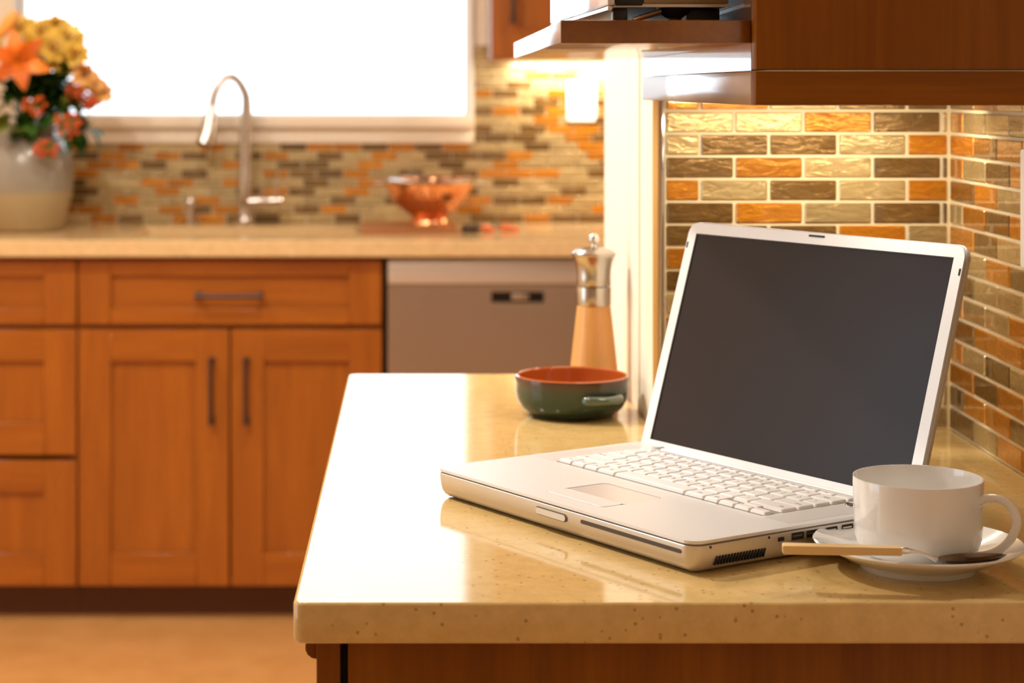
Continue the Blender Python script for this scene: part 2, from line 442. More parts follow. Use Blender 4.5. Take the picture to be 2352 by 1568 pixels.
def bar_handle(parent, x, z, L, vertical, yf):
    bm = bmesh.new(); h = L / 2
    P = lambda s, d: (x, yf - d, z + s) if vertical else (x + s, yf - d, z)
    tube(bm, [P(-h, .03), P(-h * .5, .032), P(h * .5, .032), P(h, .03)], [.0075, .0058, .0058, .0075], 10, 3)
    for s in (-h * .93, h * .93):
        tube(bm, [P(s, 0), P(s, .01), P(s, .03)], [.0085, .006, .007], 10)
    return obj('handle', bm, bronze, parent, True)
YF = 4.84
def base_cab(label, x0, x1):
    t = thing('base_cabinet', label, 'cabinet', (0, 0, 0))
    bm = bmesh.new(); y0, y1 = YF + .0205, BW - .003
    add_box(bm, x0, x0 + .018, y0, y1, .092, .902); add_box(bm, x1 - .018, x1, y0, y1, .092, .902)
    add_box(bm, x0 + .018, x1 - .018, y0, y1, .092, .11); add_box(bm, x0 + .018, x1 - .018, y1 - .012, y1, .11, .902)
    add_box(bm, x0 + .018, x1 - .018, y0, y0 + .018, .725, .735); add_box(bm, x0 + .018, x1 - .018, y0, y0 + .018, .885, .902)
    obj('body', bm, cherry_v, t)
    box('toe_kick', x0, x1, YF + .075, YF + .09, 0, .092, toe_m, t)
    return t
c = base_cab('cherry sink cabinet with one wide drawer front above two doors', -.840, -.087)
d = shaker('drawer_front', -.838, -.089, .7352, .8944, YF, c, .080, True); bar_handle(d, -.4655, .8084, .165, False, YF)
d = shaker('door', -.838, -.466, .0898, .7235, YF, c, .080); bar_handle(d, -.508, .573, .16, True, YF)
d = shaker('door', -.461, -.089, .0898, .7235, YF, c, .080); bar_handle(d, -.4221, .573, .16, True, YF)
c = base_cab('cherry three-drawer cabinet left of the sink cabinet, below the flower vase', -1.45, -.8415)
for z0, z1 in ((.7352, .8944), (.4126, .7235), (.0898, .3997)):
    d = shaker('drawer', -1.448, -.843, z0, z1, YF, c, .080, z1 - z0 < .2); bar_handle(d, -1.1455, (z0 + z1) / 2 + .02, .165, False, YF)
c = base_cab('cherry base cabinet right of the dishwasher, behind the cream wall end', .522, 1.10)
d = shaker('door', .524, 1.098, .0898, .8944, YF, c, .080); bar_handle(d, .57, .62, .16, True, YF)

# dishwasher
dw = thing('dishwasher', 'stainless steel dishwasher with dark pocket handle under the far worktop', 'dishwasher')
box('body', -.078, .510, YF + .03, BW - .01, .09, .895, black, dw)
box('control_panel', -.074, .510, YF - .004, YF + .03, .835, .889, mat('panel_steel', (.66, .60, .55, 1), .4, .7), dw, .004)
bm = bmesh.new()
hx0, hx1, hz0, hz1 = .182, .312, .789, .816
for a in ((-.074, hx0, .11, .833), (hx1, .510, .11, .833), (hx0, hx1, .11, hz0), (hx0, hx1, hz1, .833)):
    add_box(bm, a[0], a[1], YF, YF + .03, a[2], a[3])
obj('front_panel', bm, dwm, dw)
box('handle_recess', hx0, hx1, YF + .022, YF + .028, hz0, hz1, black, dw)
box('handle_grip', hx0 + .05, hx1 - .035, YF + .006, YF + .02, hz0 + .006, hz1 - .004, steel, dw, .003)
box('control_strip', -.074, .510, YF - .0045, YF + .02, .889, .897, steel, dw)
box('kick_plate', -.074, .510, YF + .06, YF + .07, 0, .09, black, dw)

# back worktop with sink opening
SX0, SX1, SY0, SY1 = -.735, -.165, 4.955, 5.30
bm = bmesh.new()
z0, z1 = .904, CT
add_box(bm, -1.60, 1.30, 4.810, SY0, z0, z1, .003); add_box(bm, -1.60, 1.30, SY1, BW - .0062, z0, z1)
add_box(bm, -1.60, SX0, SY0, SY1, z0, z1); add_box(bm, SX1, 1.30, SY0, SY1, z0, z1)
tag(obj('sink_worktop', bm, quartz_b), 'long cream quartz worktop along the far wall, holding the sink', 'countertop')
bm = bmesh.new(); lp = []
for z, i in ((.903, -.008), (.903, .004), (.90, .006), (.76, .012), (.735, .03)):
    lp.append([(x, y, z) for x, y in rrect(SX0 + i, SX1 - i, SY0 + i, SY1 - i, .04)])
loft(bm, lp, False, True)
sink = thing('kitchen_sink', 'beige undermount sink set into the far worktop below the tap', 'sink', (0, 0, 0))
obj('basin', bm, mat('sink_beige', (.62, .46, .26, 1), .3), sink, True)
bm = bmesh.new(); lathe(bm, [(.0, .002), (.03, .003), (.04, .0015), (.042, 0)], 24, -.45, 5.12, .7355); obj('drain', bm, steel, sink, True)

# tap
FX, FY = -.473, 5.365
fa = thing('kitchen_tap', 'tall gooseneck pull-down tap in brushed nickel at the sink', 'tap', (FX, FY, CT))
bm = bmesh.new(); lathe(bm, [(0, 0), (.030, 0), (.030, .006), (.022, .010), (.019, .016), (.018, .06), (.0185, .062), (.0185, .10), (.017, .14), (.0155, .15), (.015, .18), (0, .18)], 28)
obj('body', bm, nickel, fa, True)
bm = bmesh.new()
tube(bm, [(0, 0, .175), (.002, 0, .26), (.005, -.002, .33), (.0, -.006, .362), (-.020, -.010, .396), (-.042, -.014, .405), (-.062, -.018, .392), (-.080, -.022, .36), (-.088, -.026, .32)], [.0175, .0172, .0140, .0122, .0116, .0116, .0118, .0122, .0125], 16, 5)
obj('spout', bm, nickel, fa, True)
bm = bmesh.new(); tube(bm, [(-.088, -.026, .325), (-.091, -.030, .30), (-.098, -.036, .25), (-.106, -.042, .222)], [.0130, .017, .0235, .0245], 18, 4)
obj('spray_head', bm, nickel, fa, True)
bm = bmesh.new(); tube(bm, [(-.106, -.042, .2225), (-.1072, -.043, .217)], [.0205, .0195], 16); obj('spray_nozzle', bm, black, fa, True)
bm = bmesh.new(); tube(bm, [(.012, -.004, .063), (.05, -.006, .064), (.055, -.006, .064), (.10, -.008, .066), (.104, -.008, .066)], [.0165, .0165, .0145, .0145, .010], 18)
obj('handle_hub', bm, nickel, fa, True)
bm = bmesh.new(); tube(bm, [(.088, -.012, .074), (.090, -.016, .11), (.094, -.02, .15), (.096, -.026, .165)], [.006, .0045, .004, .0045], 10, 3)
obj('lever', bm, nickel, fa, True)
bm = bmesh.new(); lathe(bm, [(0, 0), (.018, 0), (.018, .005), (.011, .010), (.010, .045), (.014, .05), (.0165, .058), (.012, .07), (0, .072)], 20)
sd = tag(obj('soap_dispenser', bm, nickel, None, True, (-.622, 5.365, CT)), 'short metal soap dispenser on the far worktop left of the tap', 'soap dispenser')

# upper cabinet at the back
uc = thing('wall_cabinet', 'cherry wall cabinet with dark bar handle right of the window', 'cabinet')
box('body', .192, 1.25, 5.13, BW - .003, 1.395, 2.35, cherry_v, uc)
d = shaker('door', .194, .62, 1.398, 2.345, 5.11, uc); bar_handle(d, .2475, 1.575, .17, True, 5.11)
d = shaker('door', .624, 1.248, 1.398, 2.345, 5.11, uc); bar_handle(d, .67, 1.575, .17, True, 5.11)
ol = thing('wall_socket', 'white wall socket on the far tiled wall under the cabinet', 'socket', (.455, BW - .0055, 1.283))
bm = bmesh.new(); rbox(bm, -.040, .040, -.056, .056, [(0, 0), (.004, 0), (.006, .002)], .006); bmesh.ops.rotate(bm, verts=bm.verts[:], matrix=Matrix.Rotation(PI / 2, 3, 'X')); obj('plate', bm, white_pl, ol)
for s in (-.02, .02): box('outlet', -.016, .016, -.0075, -.0055, s - .014, s + .014, white_pl, ol, .001)

# ------------------------------------------------------------------ far worktop objects
cb = tag(box('cutting_board', -.150, .105, 5.045, 5.33, CT, CT + .014, board_m, None, .003), 'flat reddish wooden board under the copper colander', 'cutting board')
co = thing('colander', 'shiny copper colander with silver rim and footed base on the wooden board', 'colander', (.030, 5.175, CT + .0143))
prof_o = [(.050, 0), (.056, .001), (.052, .012), (.044, .022), (.058, .030), (.085, .050), (.105, .078), (.117, .105), (.121, .117)]
prof_i = [(.1185, .117), (.114, .105), (.102, .079), (.082, .053), (.056, .034), (0, .029)]
bm = bmesh.new(); lathe(bm, prof_o[3:] + prof_i, 56); obj('bowl', bm, copper, co, True)
bm = bmesh.new(); lathe(bm, [(.046, .0), (.056, 0), (.0565, .003), (.052, .012), (.0435, .023), (.040, .023), (.046, .010), (.046, 0)], 48); obj('foot', bm, copper, co, True)
bm = bmesh.new(); lathe(bm, [(.1175, .112), (.1215, .111), (.1265, .116), (.1265, .121), (.121, .1235), (.1165, .120), (.1175, .112)], 56); obj('rim', bm, chrome, co, True)
for s in (-1, 1):
    bm = bmesh.new(); tube(bm, [(s * .123, -.03, .112), (s * .145, -.022, .108), (s * .152, 0, .107), (s * .145, .022, .108), (s * .123, .03, .112)], .0028, 8, 4); obj('handle', bm, mat('dull_handle_steel', (.5, .42, .34, 1), .45, 1), co, True)
bm = bmesh.new()
for r_, zz in ((.098, .066), (.088, .054), (.108, .083)):
    for k in range(26):
        a = 2 * PI * k / 26 + r_ * 40
        mtx = Matrix.Translation((r_ * math.cos(a), r_ * math.sin(a), zz)) @ Matrix.Rotation(a, 4, 'Z') @ Matrix.Rotation(PI / 2 + .5, 4, 'Y')
        bmesh.ops.create_circle(bm, cap_ends=True, segments=8, radius=.0032, matrix=Matrix.Translation((.0012 * math.cos(a), .0012 * math.sin(a), -.0008)) @ mtx)
tag(obj('drain_holes', bm, darkslot, co), kind='stuff')
# small things right of the board
bm = bmesh.new(); lathe(bm, [(0, 0), (.020, 0), (.024, .006), (.024, .017), (.021, .021), (0, .022)], 24)
tag(obj('small_lid', bm, mat('dark_brown_lid', (.05, .022, .008, 1), .5), None, True, (.136, 5.07, CT)), 'small round dark brown lid at the right end of the board', 'lid')
pep = mat('orange_red_skin', (.75, .16, .04, 1), .25); stem_m = mat('dark_green_stem', (.03, .05, .01, 1), .6)
for i, (x, y, rz, L) in enumerate(((.180, 5.10, .35, .034), (.235, 5.12, -.25, .040))):
    t = thing('chilli_pepper', ('short orange-red pepper beside the small brown lid', 'longer orange-red pepper furthest right on the far worktop')[i], 'pepper', (x, y, CT), rz, 'peppers beside the wooden board')
    bm = bmesh.new(); tube(bm, [(-L * .55, 0, .009), (-L * .3, 0, .0100), (0, .002, .0098), (L * .5, .004, .007), (L * .8, .007, .004)], [.004, .0088, .0085, .006, .002], 12, 3); obj('flesh', bm, pep, t, True)
    bm = bmesh.new(); tube(bm, [(-L * .52, 0, .010), (-L * .75, 0, .016), (-L * .9, 0, .024)], [.0055, .003, .0025], 8, 2); obj('stem', bm, stem_m, t, True)

# vase
VX, VY = -1.036, 5.17
vm = mat('stoneware_glaze', (.4, .36, .31, 1), .28, 0, .3, .1)
tc = N(vm, 'ShaderNodeTexCoord'); sz = N(vm, 'ShaderNodeSeparateXYZ'); LK(vm, tc.outputs['Object'], sz.inputs[0])
nn = noise(vm, coords(vm, (6, 6, 22)), 2, 4)
ma = N(vm, 'ShaderNodeMath'); ma.operation = 'MULTIPLY_ADD'; ma.inputs[1].default_value = .025; LK(vm, nn, ma.inputs[0]); LK(vm, sz.outputs[2], ma.inputs[2])
mr = N(vm, 'ShaderNodeMapRange'); mr.inputs['From Max'].default_value = .27; LK(vm, ma.outputs[0], mr.inputs['Value'])
LK(vm, ramp(vm, mr.outputs[0], [(.0, (.30, .20, .09, 1)), (.40, (.36, .27, .14, 1)), (.46, (.27, .235, .185, 1)), (1.0, (.30, .265, .225, 1))]), BS(vm).inputs['Base Color'])
vase = thing('flower_vase', 'large grey and tan stoneware vase holding orange and yellow flowers', 'vase', (VX, VY, CT))
bm = bmesh.new()
lathe(bm, [(0, 0), (.088, 0), (.098, .004), (.111, .045), (.121, .085), (.1275, .135), (.1265, .175), (.120, .205), (.104, .232), (.088, .247), (.084, .262), (.089, .272), (.086, .275), (.080, .266), (.084, .247), (.10, .225), (.11, .18), (.0, .03)], 56)
obj('body', bm, vm, vase, True)

# flowers
lily_m = mat('orange_petal', (.95, .26, .012, 1), .45); yel_m = mat('yellow_petal', (.97, .70, .13, 1), .5); yel2_m = mat('peach_petal', (.95, .56, .18, 1), .5)
leaf_m = mat('dark_green_leaf', (.055, .15, .018, 1), .4); leaf2_m = mat('lime_leaf', (.38, .42, .09, 1), .5); berry_m = mat('orange_red_berry', (.58, .085, .006, 1), .4); stemg = mat('green_stem', (.10, .17, .03, 1), .5)
def petal_bm(L, W, curl=.4, fold=.15, n=7):
    bm = bmesh.new(); rows = []
    for i in range(n + 1):
        t = i / n; wd = W * math.sin(PI * min(1, t * .93 + .07)) ** .75 * (1 - .25 * t)
        if i == n: wd = W * .03
        y = L * t; z = L * curl * (t - t * t * 1.4)
        rows.append([bm.verts.new((s * wd, y, z + fold * abs(s) * wd)) for s in (-1, -.5, 0, .5, 1)])
    for a, b in zip(rows, rows[1:]):
        for k in range(4): bm.faces.new((a[k], a[k + 1], b[k + 1], b[k]))
    g = bmesh.ops.solidify(bm, geom=bm.faces[:], thickness=.0012)
    return bm
def flower(name, label, cat, group, n, L, W, m, centre, petal='petal', inner=None, tilt=.5):
    t = thing(name, label, cat, (0, 0, 0), 0, group)
    p0 = obj(petal, petal_bm(L, W), m, t, True)
    for k in range(n):
        o = p0 if k == 0 else instance(p0, t)
        o.rotation_euler = (tilt + (.15 if k % 2 else 0), 0, 2 * PI * k / n)
    bm = bmesh.new()
    for k in range(5):
        a = 2 * PI * k / 5
        tube(bm, [(0, 0, 0), (.3 * L * math.cos(a) * .5, .3 * L * math.sin(a) * .5, L * .4), (.2 * L * math.cos(a), .2 * L * math.sin(a), L * .55)], [.001, .001, .0022], 6)
    obj('stamens', bm, centre, t, True)
    return t
def FP(u, v, y): return Vector(((u - CX) * y / F, y, CZ - (v - CY) * y / F))
NECK = Vector((VX, VY, CT + .26))
def aim(o, pos, spin=0, outward=None):
    d = (outward if outward else (pos - NECK)).normalized()
    o.location = pos; q = d.to_track_quat('Z', 'Y'); o.rotation_euler = (q.to_matrix() @ Matrix.Rotation(spin, 3, 'Z')).to_euler()
def stem(o, pos, parent):
    """green stem from the flower down into the vase mouth, built in the flower's own frame"""
    mw = Matrix.Translation(o.location) @ o.rotation_euler.to_matrix().to_4x4(); inv = mw.inverted()
    base = NECK + Vector((random.uniform(-.03, .03), random.uniform(-.03, .03), -.06)); mid = (pos + base) / 2 + Vector((0, .01, .02))
    bm = bmesh.new(); tube(bm, [inv @ base, inv @ mid, inv @ (pos + (base - pos) * .03)], .0028, 6, 3); obj('stem', bm, stemg, parent, True)
amber = mat('amber_stamen', (.45, .10, .01, 1), .5)
G1 = 'lilies in the vase'
l1 = flower('lily', 'large open orange lily facing forward in the vase', 'flower', G1, 6, .084, .025, lily_m, amber, tilt=.25)
p = FP(42, 140, 5.02); aim(l1, p, .2, Vector((.18, -1, .15))); stem(l1, p, l1)
l2 = copy_tree(l1, (0, 0, 0), label='orange lily half hidden behind the open one at the left edge')
bud = thing('lily_bud', 'closed orange lily bud at the top left of the bouquet', 'flower', (0, 0, 0), 0, G1)
bm = bmesh.new(); tube(bm, [(0, 0, 0), (0, 0, .02), (0, 0, .05), (0, 0, .075), (0, 0, .09)], [.006, .015, .018, .013, .003], 12, 3); obj('bud', bm, mat('bud_orange', (.95, .42, .08, 1), .5), bud, True)
p = FP(-5, 88, 5.10); aim(bud, p, 0, Vector((.55, -.1, .75))); stem(bud, p, bud)
p = FP(-45, 190, 5.08); aim(l2, p, .7, Vector((-.5, -1, .1)))
G2 = 'yellow blooms in the vase'
ypos = [(52, 72, 5.12), (92, 82, 5.10), (128, 72, 5.16), (158, 92, 5.12), (168, 130, 5.10), (120, 118, 5.06), (140, 150, 5.10), (84, 118, 5.10), (205, 195, 5.12), (225, 215, 5.14), (188, 178, 5.10), (-20, 120, 5.14)]
ylab = ['yellow bloom behind the lily bud at the top of the bouquet', 'yellow bloom at the top middle of the bouquet', 'yellow bloom highest against the window, back row', 'yellow bloom at the upper right of the bouquet', 'yellow bloom on the right edge below the upper right one', 'yellow bloom just right of the open lily, nearest the camera', 'yellow bloom above the dark leaves right of the lily', 'yellow bloom touching the open lily from behind', 'peach bloom over the long berry spray on the right', 'peach bloom furthest right in the bouquet', 'peach bloom at the shoulder of the bouquet under the dark leaves', 'yellow bloom cut by the left frame edge']
yf0 = flower('alstroemeria', ylab[0], 'flower', G2, 9, .050, .022, yel_m, amber, tilt=.45)
yp0 = flower('alstroemeria', ylab[8], 'flower', G2, 9, .044, .020, yel2_m, amber, tilt=.45)
for i, (u, v, y) in enumerate(ypos):
    if i == 0: o = yf0
    elif i == 8: o = yp0
    else: o = copy_tree(yf0 if i not in (9, 10) else yp0, (0, 0, 0), label=ylab[i])
    p = FP(u, v, y); aim(o, p, i * .7, (p - NECK).normalized() + Vector((0, -.9, .1)))
for o in [yf0, yp0]: stem(o, o.location, o)
# berry sprays
G3 = 'berry sprays in the vase'
bspr = [((78, 243, 5.03), .030, 'orange-red berry cluster below the open lily'), ((160, 285, 5.03), .036, 'orange-red berry cluster at the lower right of the bouquet'), ((105, 342, 5.02), .028, 'orange-red berry cluster drooping over the vase rim'), ((170, 208, 5.08), .026, 'dull red berry cluster under the peach blooms'), ((205, 235, 5.10), .020, 'small red berry cluster furthest right in the bouquet'), ((-40, 260, 5.05), .03, 'berry cluster at the left frame edge above the vase')]
bm = bmesh.new(); bmesh.ops.create_icosphere(bm, subdivisions=2, radius=.0062); b_me = obj('berry', bm, berry_m, None, True)
first = True
for (uv, R_, lab) in bspr:
    p = FP(*uv); t = thing('berry_spray', lab, 'berries', p, 0, G3)
    rr = random.Random(int(uv[0]) + 200); pts = []
    tries = 0
    while len(pts) < 24 and tries < 900:
        tries += 1
        q = Vector((rr.gauss(0, 1), rr.gauss(0, 1), rr.gauss(0, 1))).normalized() * R_ * rr.uniform(.55, 1)
        q.x *= 1.15
        if all((q - s).length > .0105 for s in pts): pts.append(q)
    for q in pts:
        if first: b_me.parent = t; b_me.location = q; first = False
        else: instance(b_me, t, q)
    bm = bmesh.new(); base = NECK - p + Vector((0, 0, -.05))
    for q in pts: tube(bm, [(0, 0, 0), q * .6, q * .95], .0012, 5)
    tube(bm, [base, base * .45 + Vector((0, -.02, .03)), Vector((0, 0, 0))], .0025, 6, 3); obj('stem', bm, stemg, t, True)
# leaf sprigs
G4 = 'leafy sprigs in the vase'
lsp = [((105, 205, 5.15), 16, .046, .018, leaf_m, 'dark green leaves behind the berry clusters, back of the bouquet'), ((150, 215, 5.14), 14, .042, .017, leaf_m, 'dark green leaves under the peach blooms, back of the bouquet'), ((70, 185, 5.16), 16, .046, .018, leaf_m, 'dark green leaves directly behind the open lily'), ((185, 255, 5.14), 9, .036, .014, leaf2_m, 'olive leaves at the right side of the bouquet'),
       ((100, 165, 5.10), 9, .050, .017, leaf_m, 'dark green leaves between the lily and the yellow blooms'), ((130, 190, 5.09), 9, .046, .016, leaf_m, 'dark green leaves in the middle right of the bouquet'),
       ((40, 215, 5.08), 9, .046, .016, leaf_m, 'dark green leaves under the open lily'), ((120, 250, 5.09), 9, .044, .015, leaf_m, 'dark green leaves between the berry clusters'),
       ((185, 300, 5.10), 5, .055, .016, leaf_m, 'dark green leaves hanging right of the vase neck'), ((60, 290, 5.09), 8, .044, .016, leaf_m, 'dark leaves just above the vase rim'),
       ((15, 290, 5.02), 5, .050, .020, leaf2_m, 'lime green leaves at the left above the vase shoulder'), ((150, 240, 5.06), 6, .030, .012, leaf2_m, 'pale lime leaves between the berry clusters'),
       ((120, 360, 5.02), 3, .026, .011, leaf2_m, 'lime green leaf tip under the drooping berries')]
for (uv, n, L, W, m_, lab) in lsp:
    p = FP(*uv); t = thing('leafy_sprig', lab, 'leaves', p, 0, G4)
    if m_ is leaf_m: n, L, W = n * 2 + 2, L * 1.3, W * 1.35
    l0 = obj('leaf', petal_bm(L, W, .2, .25), m_, t, True); rr = random.Random(int(uv[1]))
    for k in range(n):
        o = l0 if k == 0 else instance(l0, t)
        d = Vector((rr.uniform(-1, 1), rr.uniform(-1, .2), rr.uniform(-.8, .8))).normalized()
        o.rotation_euler = d.to_track_quat('Y', 'Z').to_euler(); o.location = d * .004 + Vector((rr.uniform(-.02, .02), rr.uniform(-.01, .02), rr.uniform(-.02, .02)))
    bm = bmesh.new(); base = NECK - p + Vector((0, 0, -.05)); tube(bm, [base, base * .4, (0, 0, 0)], .0024, 6, 3); obj('stem', bm, stemg, t, True)

# ------------------------------------------------------------------ near worktop and its cabinet
PX0, PY0, PY1 = -.0905, 1.4177, 2.560
def rounded_corner(cx, cy_, r, a0, n=6): return [(cx + r * math.cos(math.radians(a0 + 90 * k / n)), cy_ + r * math.sin(math.radians(a0 + 90 * k / n))) for k in range(n + 1)]
poly = rounded_corner(PX0 + .010, PY0 + .010, .010, 180) + [(.5835, PY0), (.5835, 2.1435), (.2565, 2.1435), (.2565, 2.2615), (.2545, 2.2615), (.2545, PY1)] + rounded_corner(PX0 + .012, PY1 - .012, .012, 90)
def inset_poly(pl, d):
    n = len(pl); out = []
    for i in range(n):
        a = Vector(pl[i - 1]); b = Vector(pl[i]); c_ = Vector(pl[(i + 1) % n])
        e1 = (b - a).normalized(); e2 = (c_ - b).normalized(); n1 = Vector((-e1.y, e1.x)); n2 = Vector((-e2.y, e2.x))
        k = (n1 + n2); k = k / max(k.dot(n1), .3); out.append(tuple(b + k * d))
    return out
bm = bmesh.new()
loops = [[(x, y, z) for x, y in inset_poly(poly, i)] for z, i in ((CT - .0295, .0016), (CT - .0285, .0004), (CT - .0275, 0), (CT - .0024, 0), (CT - .0010, .0006), (CT, .0024))]
loft(bm, loops, False, False)
for z, i, fl in ((CT - .0295, .0016, True), (CT, .0024, False)):
    vs = [bm.verts.new((x, y, z)) for x, y in inset_poly(poly, i)]
    es = [bm.edges.new((vs[k], vs[(k + 1) % len(vs)])) for k in range(len(vs))]
    bmesh.ops.triangle_fill(bm, edges=es, use_beauty=True)
bmesh.ops.remove_doubles(bm, verts=bm.verts[:], dist=1e-6)
ctop = obj('countertop', bm, quartz_m, None, True)
for p in ctop.data.polygons:
    if abs(p.normal.z) > .995: p.use_smooth = False
tag(ctop, 'glossy cream quartz worktop with brown flecks under the laptop', 'countertop')

pc = thing('base_cabinet', 'cherry base cabinet under the near worktop', 'cabinet')
zt = CT - .0298
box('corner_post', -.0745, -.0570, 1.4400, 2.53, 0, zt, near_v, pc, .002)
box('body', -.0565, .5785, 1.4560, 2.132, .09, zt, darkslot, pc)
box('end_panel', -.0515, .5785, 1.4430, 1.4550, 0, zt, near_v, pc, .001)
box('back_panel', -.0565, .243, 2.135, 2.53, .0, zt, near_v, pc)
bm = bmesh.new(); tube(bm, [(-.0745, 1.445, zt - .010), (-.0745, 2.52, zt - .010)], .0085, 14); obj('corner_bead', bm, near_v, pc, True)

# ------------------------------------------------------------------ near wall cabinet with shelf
nc = thing('wall_cabinet', 'cherry wall cabinet hanging above the laptop, glossy left side', 'cabinet')
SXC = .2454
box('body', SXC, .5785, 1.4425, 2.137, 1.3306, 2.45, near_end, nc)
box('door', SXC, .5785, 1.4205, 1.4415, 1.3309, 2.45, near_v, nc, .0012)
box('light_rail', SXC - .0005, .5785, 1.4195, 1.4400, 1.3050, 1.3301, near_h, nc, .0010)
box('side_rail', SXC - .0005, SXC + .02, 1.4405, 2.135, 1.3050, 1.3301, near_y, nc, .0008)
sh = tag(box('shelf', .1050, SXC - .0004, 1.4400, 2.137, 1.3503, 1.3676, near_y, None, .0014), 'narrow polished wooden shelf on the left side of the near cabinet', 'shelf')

ap = thing('kitchen_appliance', 'boxy white-sided appliance on short black feet on the open shelf', 'appliance', (.1457, 1.505, 1.3676), math.atan2(.0147, .43))
enamel_m = mat('white_enamel', (.90, .90, .92, 1), .12, 0, .8, .03)  # plain glossy white, no emission
box('side_panel', 0, .006, 0, .43, .0135, .25, enamel_m, ap, .002)
box('housing', .0065, .0935, .006, .43, .016, .25, black, ap)
box('front_frame', .0065, .0275, 0, .0055, .0135, .25, black, ap, .001)
box('front_door', .0280, .0935, -.001, .0055, .0150, .25, mat('cream_enamel', (.42, .33, .20, 1), .4), ap, .001)
bm = bmesh.new(); tube(bm, [(.002, .0, .0115), (.002, .43, .0115)], .0019, 8); obj('bottom_rail', bm, chrome, ap, True)
box('base_plate', .006, .0930, .004, .428, .0125, .0158, steel, ap)
box('gap_block', .0660, .0925, .030, .38, .0002, .0122, black, ap, .001)  # black block added to keep the gap under the housing dark
for x, y in ((.006, .012), (.006, .40)):
    box('foot', x, x + .0115, y, y + .0115, .0002, .0122, black, ap, .0015)
bm = bmesh.new(); lathe(bm, [(0, 0), (.0055, 0), (.0060, .004), (.012, .0085), (.0135, .0122), (0, .0122)], 24, .054, -.001 + .016, .0002); obj('centre_foot', bm, black, ap, True)
bm = bmesh.new(); tube(bm, [(.020, .0, .0022), (.042, .008, .0095)], [.0021, .0021], 10); obj('strut', bm, chrome, ap, True)

# switch plate on the right wall
sp_ = thing('switch_plate', 'white wall plate on the tiled side wall at the right edge', 'switch plate', (.5795, 1.8335, 1.2035))
bm = bmesh.new(); rbox(bm, -.0355, .0355, -.0575, .0575, [(0, 0), (.003, 0), (.005, .0015)], .005)
bmesh.ops.rotate(bm, verts=bm.verts[:], matrix=Matrix.Rotation(PI / 2, 3, 'X')); bmesh.ops.rotate(bm, verts=bm.verts[:], matrix=Matrix.Rotation(-PI / 2, 3, 'Z'))
obj('plate', bm, white_pl, sp_, True)
box('rocker', -.0075, -.0048, -.017, .017, -.033, .033, white_pl, sp_, .001)

# ------------------------------------------------------------------ pepper mill
pm = thing('pepper_mill', 'tall pepper mill with beech body and flared steel top', 'pepper mill', (.2128, 2.365, CT))
bm = bmesh.new(); lathe(bm, [(0, 0), (.0285, 0), (.0296, .001), (.0296, .004), (.0283, .037), (.0242, .075), (.0208, .105), (.0200, .1115), (0, .1115)], 48); obj('wooden_body', bm, beech, pm, True)
bm = bmesh.new(); lathe(bm, [(0, .1115), (.0205, .1115), (.0209, .1125), (.0209, .1325), (.0204, .1338), (0, .1338)], 48); obj('steel_ring', bm, mill_steel, pm, True)
bm = bmesh.new(); lathe(bm, [(.0, .1350), (.0203, .1350), (.0208, .136), (.0204, .146), (.0210, .155), (.0228, .163), (.0252, .1695), (.0268, .1725), (.0266, .1745), (.0225, .1775), (.015, .1800), (.006, .1812), (0, .1815)], 48); obj('steel_head', bm, mill_steel, pm, True)
bm = bmesh.new(); lathe(bm, [(0, .1800), (.0035, .1805), (.003, .1835), (.0052, .1865), (.0066, .1905), (.0055, .195), (.003, .1972), (0, .198)], 24); obj('knob', bm, chrome, pm, True)

# ------------------------------------------------------------------ green bowl
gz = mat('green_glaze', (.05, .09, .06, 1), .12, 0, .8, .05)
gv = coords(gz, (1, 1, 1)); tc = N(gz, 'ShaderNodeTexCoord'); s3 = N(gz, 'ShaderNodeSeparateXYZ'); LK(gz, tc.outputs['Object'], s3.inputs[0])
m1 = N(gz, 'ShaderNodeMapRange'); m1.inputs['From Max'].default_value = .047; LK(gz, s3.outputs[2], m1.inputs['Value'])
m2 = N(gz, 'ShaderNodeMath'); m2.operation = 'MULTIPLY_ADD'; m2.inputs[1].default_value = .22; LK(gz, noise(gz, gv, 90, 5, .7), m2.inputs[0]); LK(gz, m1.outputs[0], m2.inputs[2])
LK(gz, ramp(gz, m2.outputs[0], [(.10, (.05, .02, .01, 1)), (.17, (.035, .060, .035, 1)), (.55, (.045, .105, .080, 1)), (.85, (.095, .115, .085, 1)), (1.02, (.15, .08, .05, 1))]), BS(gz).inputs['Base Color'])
terra = mat('terracotta_glaze', (.42, .095, .018, 1), .10, 0, .6, .04)
bw = thing('stoneware_bowl', 'small green stoneware bowl with glossy terracotta inside', 'bowl', (.1760, 2.2365, CT))
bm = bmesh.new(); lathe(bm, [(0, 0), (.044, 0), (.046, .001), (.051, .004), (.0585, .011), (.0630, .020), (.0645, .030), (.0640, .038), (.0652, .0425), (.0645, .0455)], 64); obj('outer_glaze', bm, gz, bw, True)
bm = bmesh.new(); lathe(bm, [(.0645, .0455), (.0625, .0468), (.0605, .0455), (.0600, .040), (.0600, .028), (.0565, .016), (.049, .009), (0, .007)], 64); obj('inner_glaze', bm, terra, bw, True)
bm = bmesh.new()
a = math.radians(-62); rr_ = .0625
def HP(da, r_, z): return ((r_) * math.cos(a + da), (r_) * math.sin(a + da), z)
tube(bm, [HP(-.34, rr_, .026), HP(-.30, rr_ + .006, .026), HP(-.15, rr_ + .0105, .0262), HP(.0, rr_ + .0115, .0262), HP(.15, rr_ + .0105, .0262), HP(.30, rr_ + .006, .026), HP(.34, rr_, .026)], [.0052, .0056, .0050, .0046, .0050, .0056, .0052], 14, 4)
obj('handle', bm, gz, bw, True)
h2 = bw.children[-1]; o = instance(h2, bw); o.rotation_euler = (0, 0, PI)

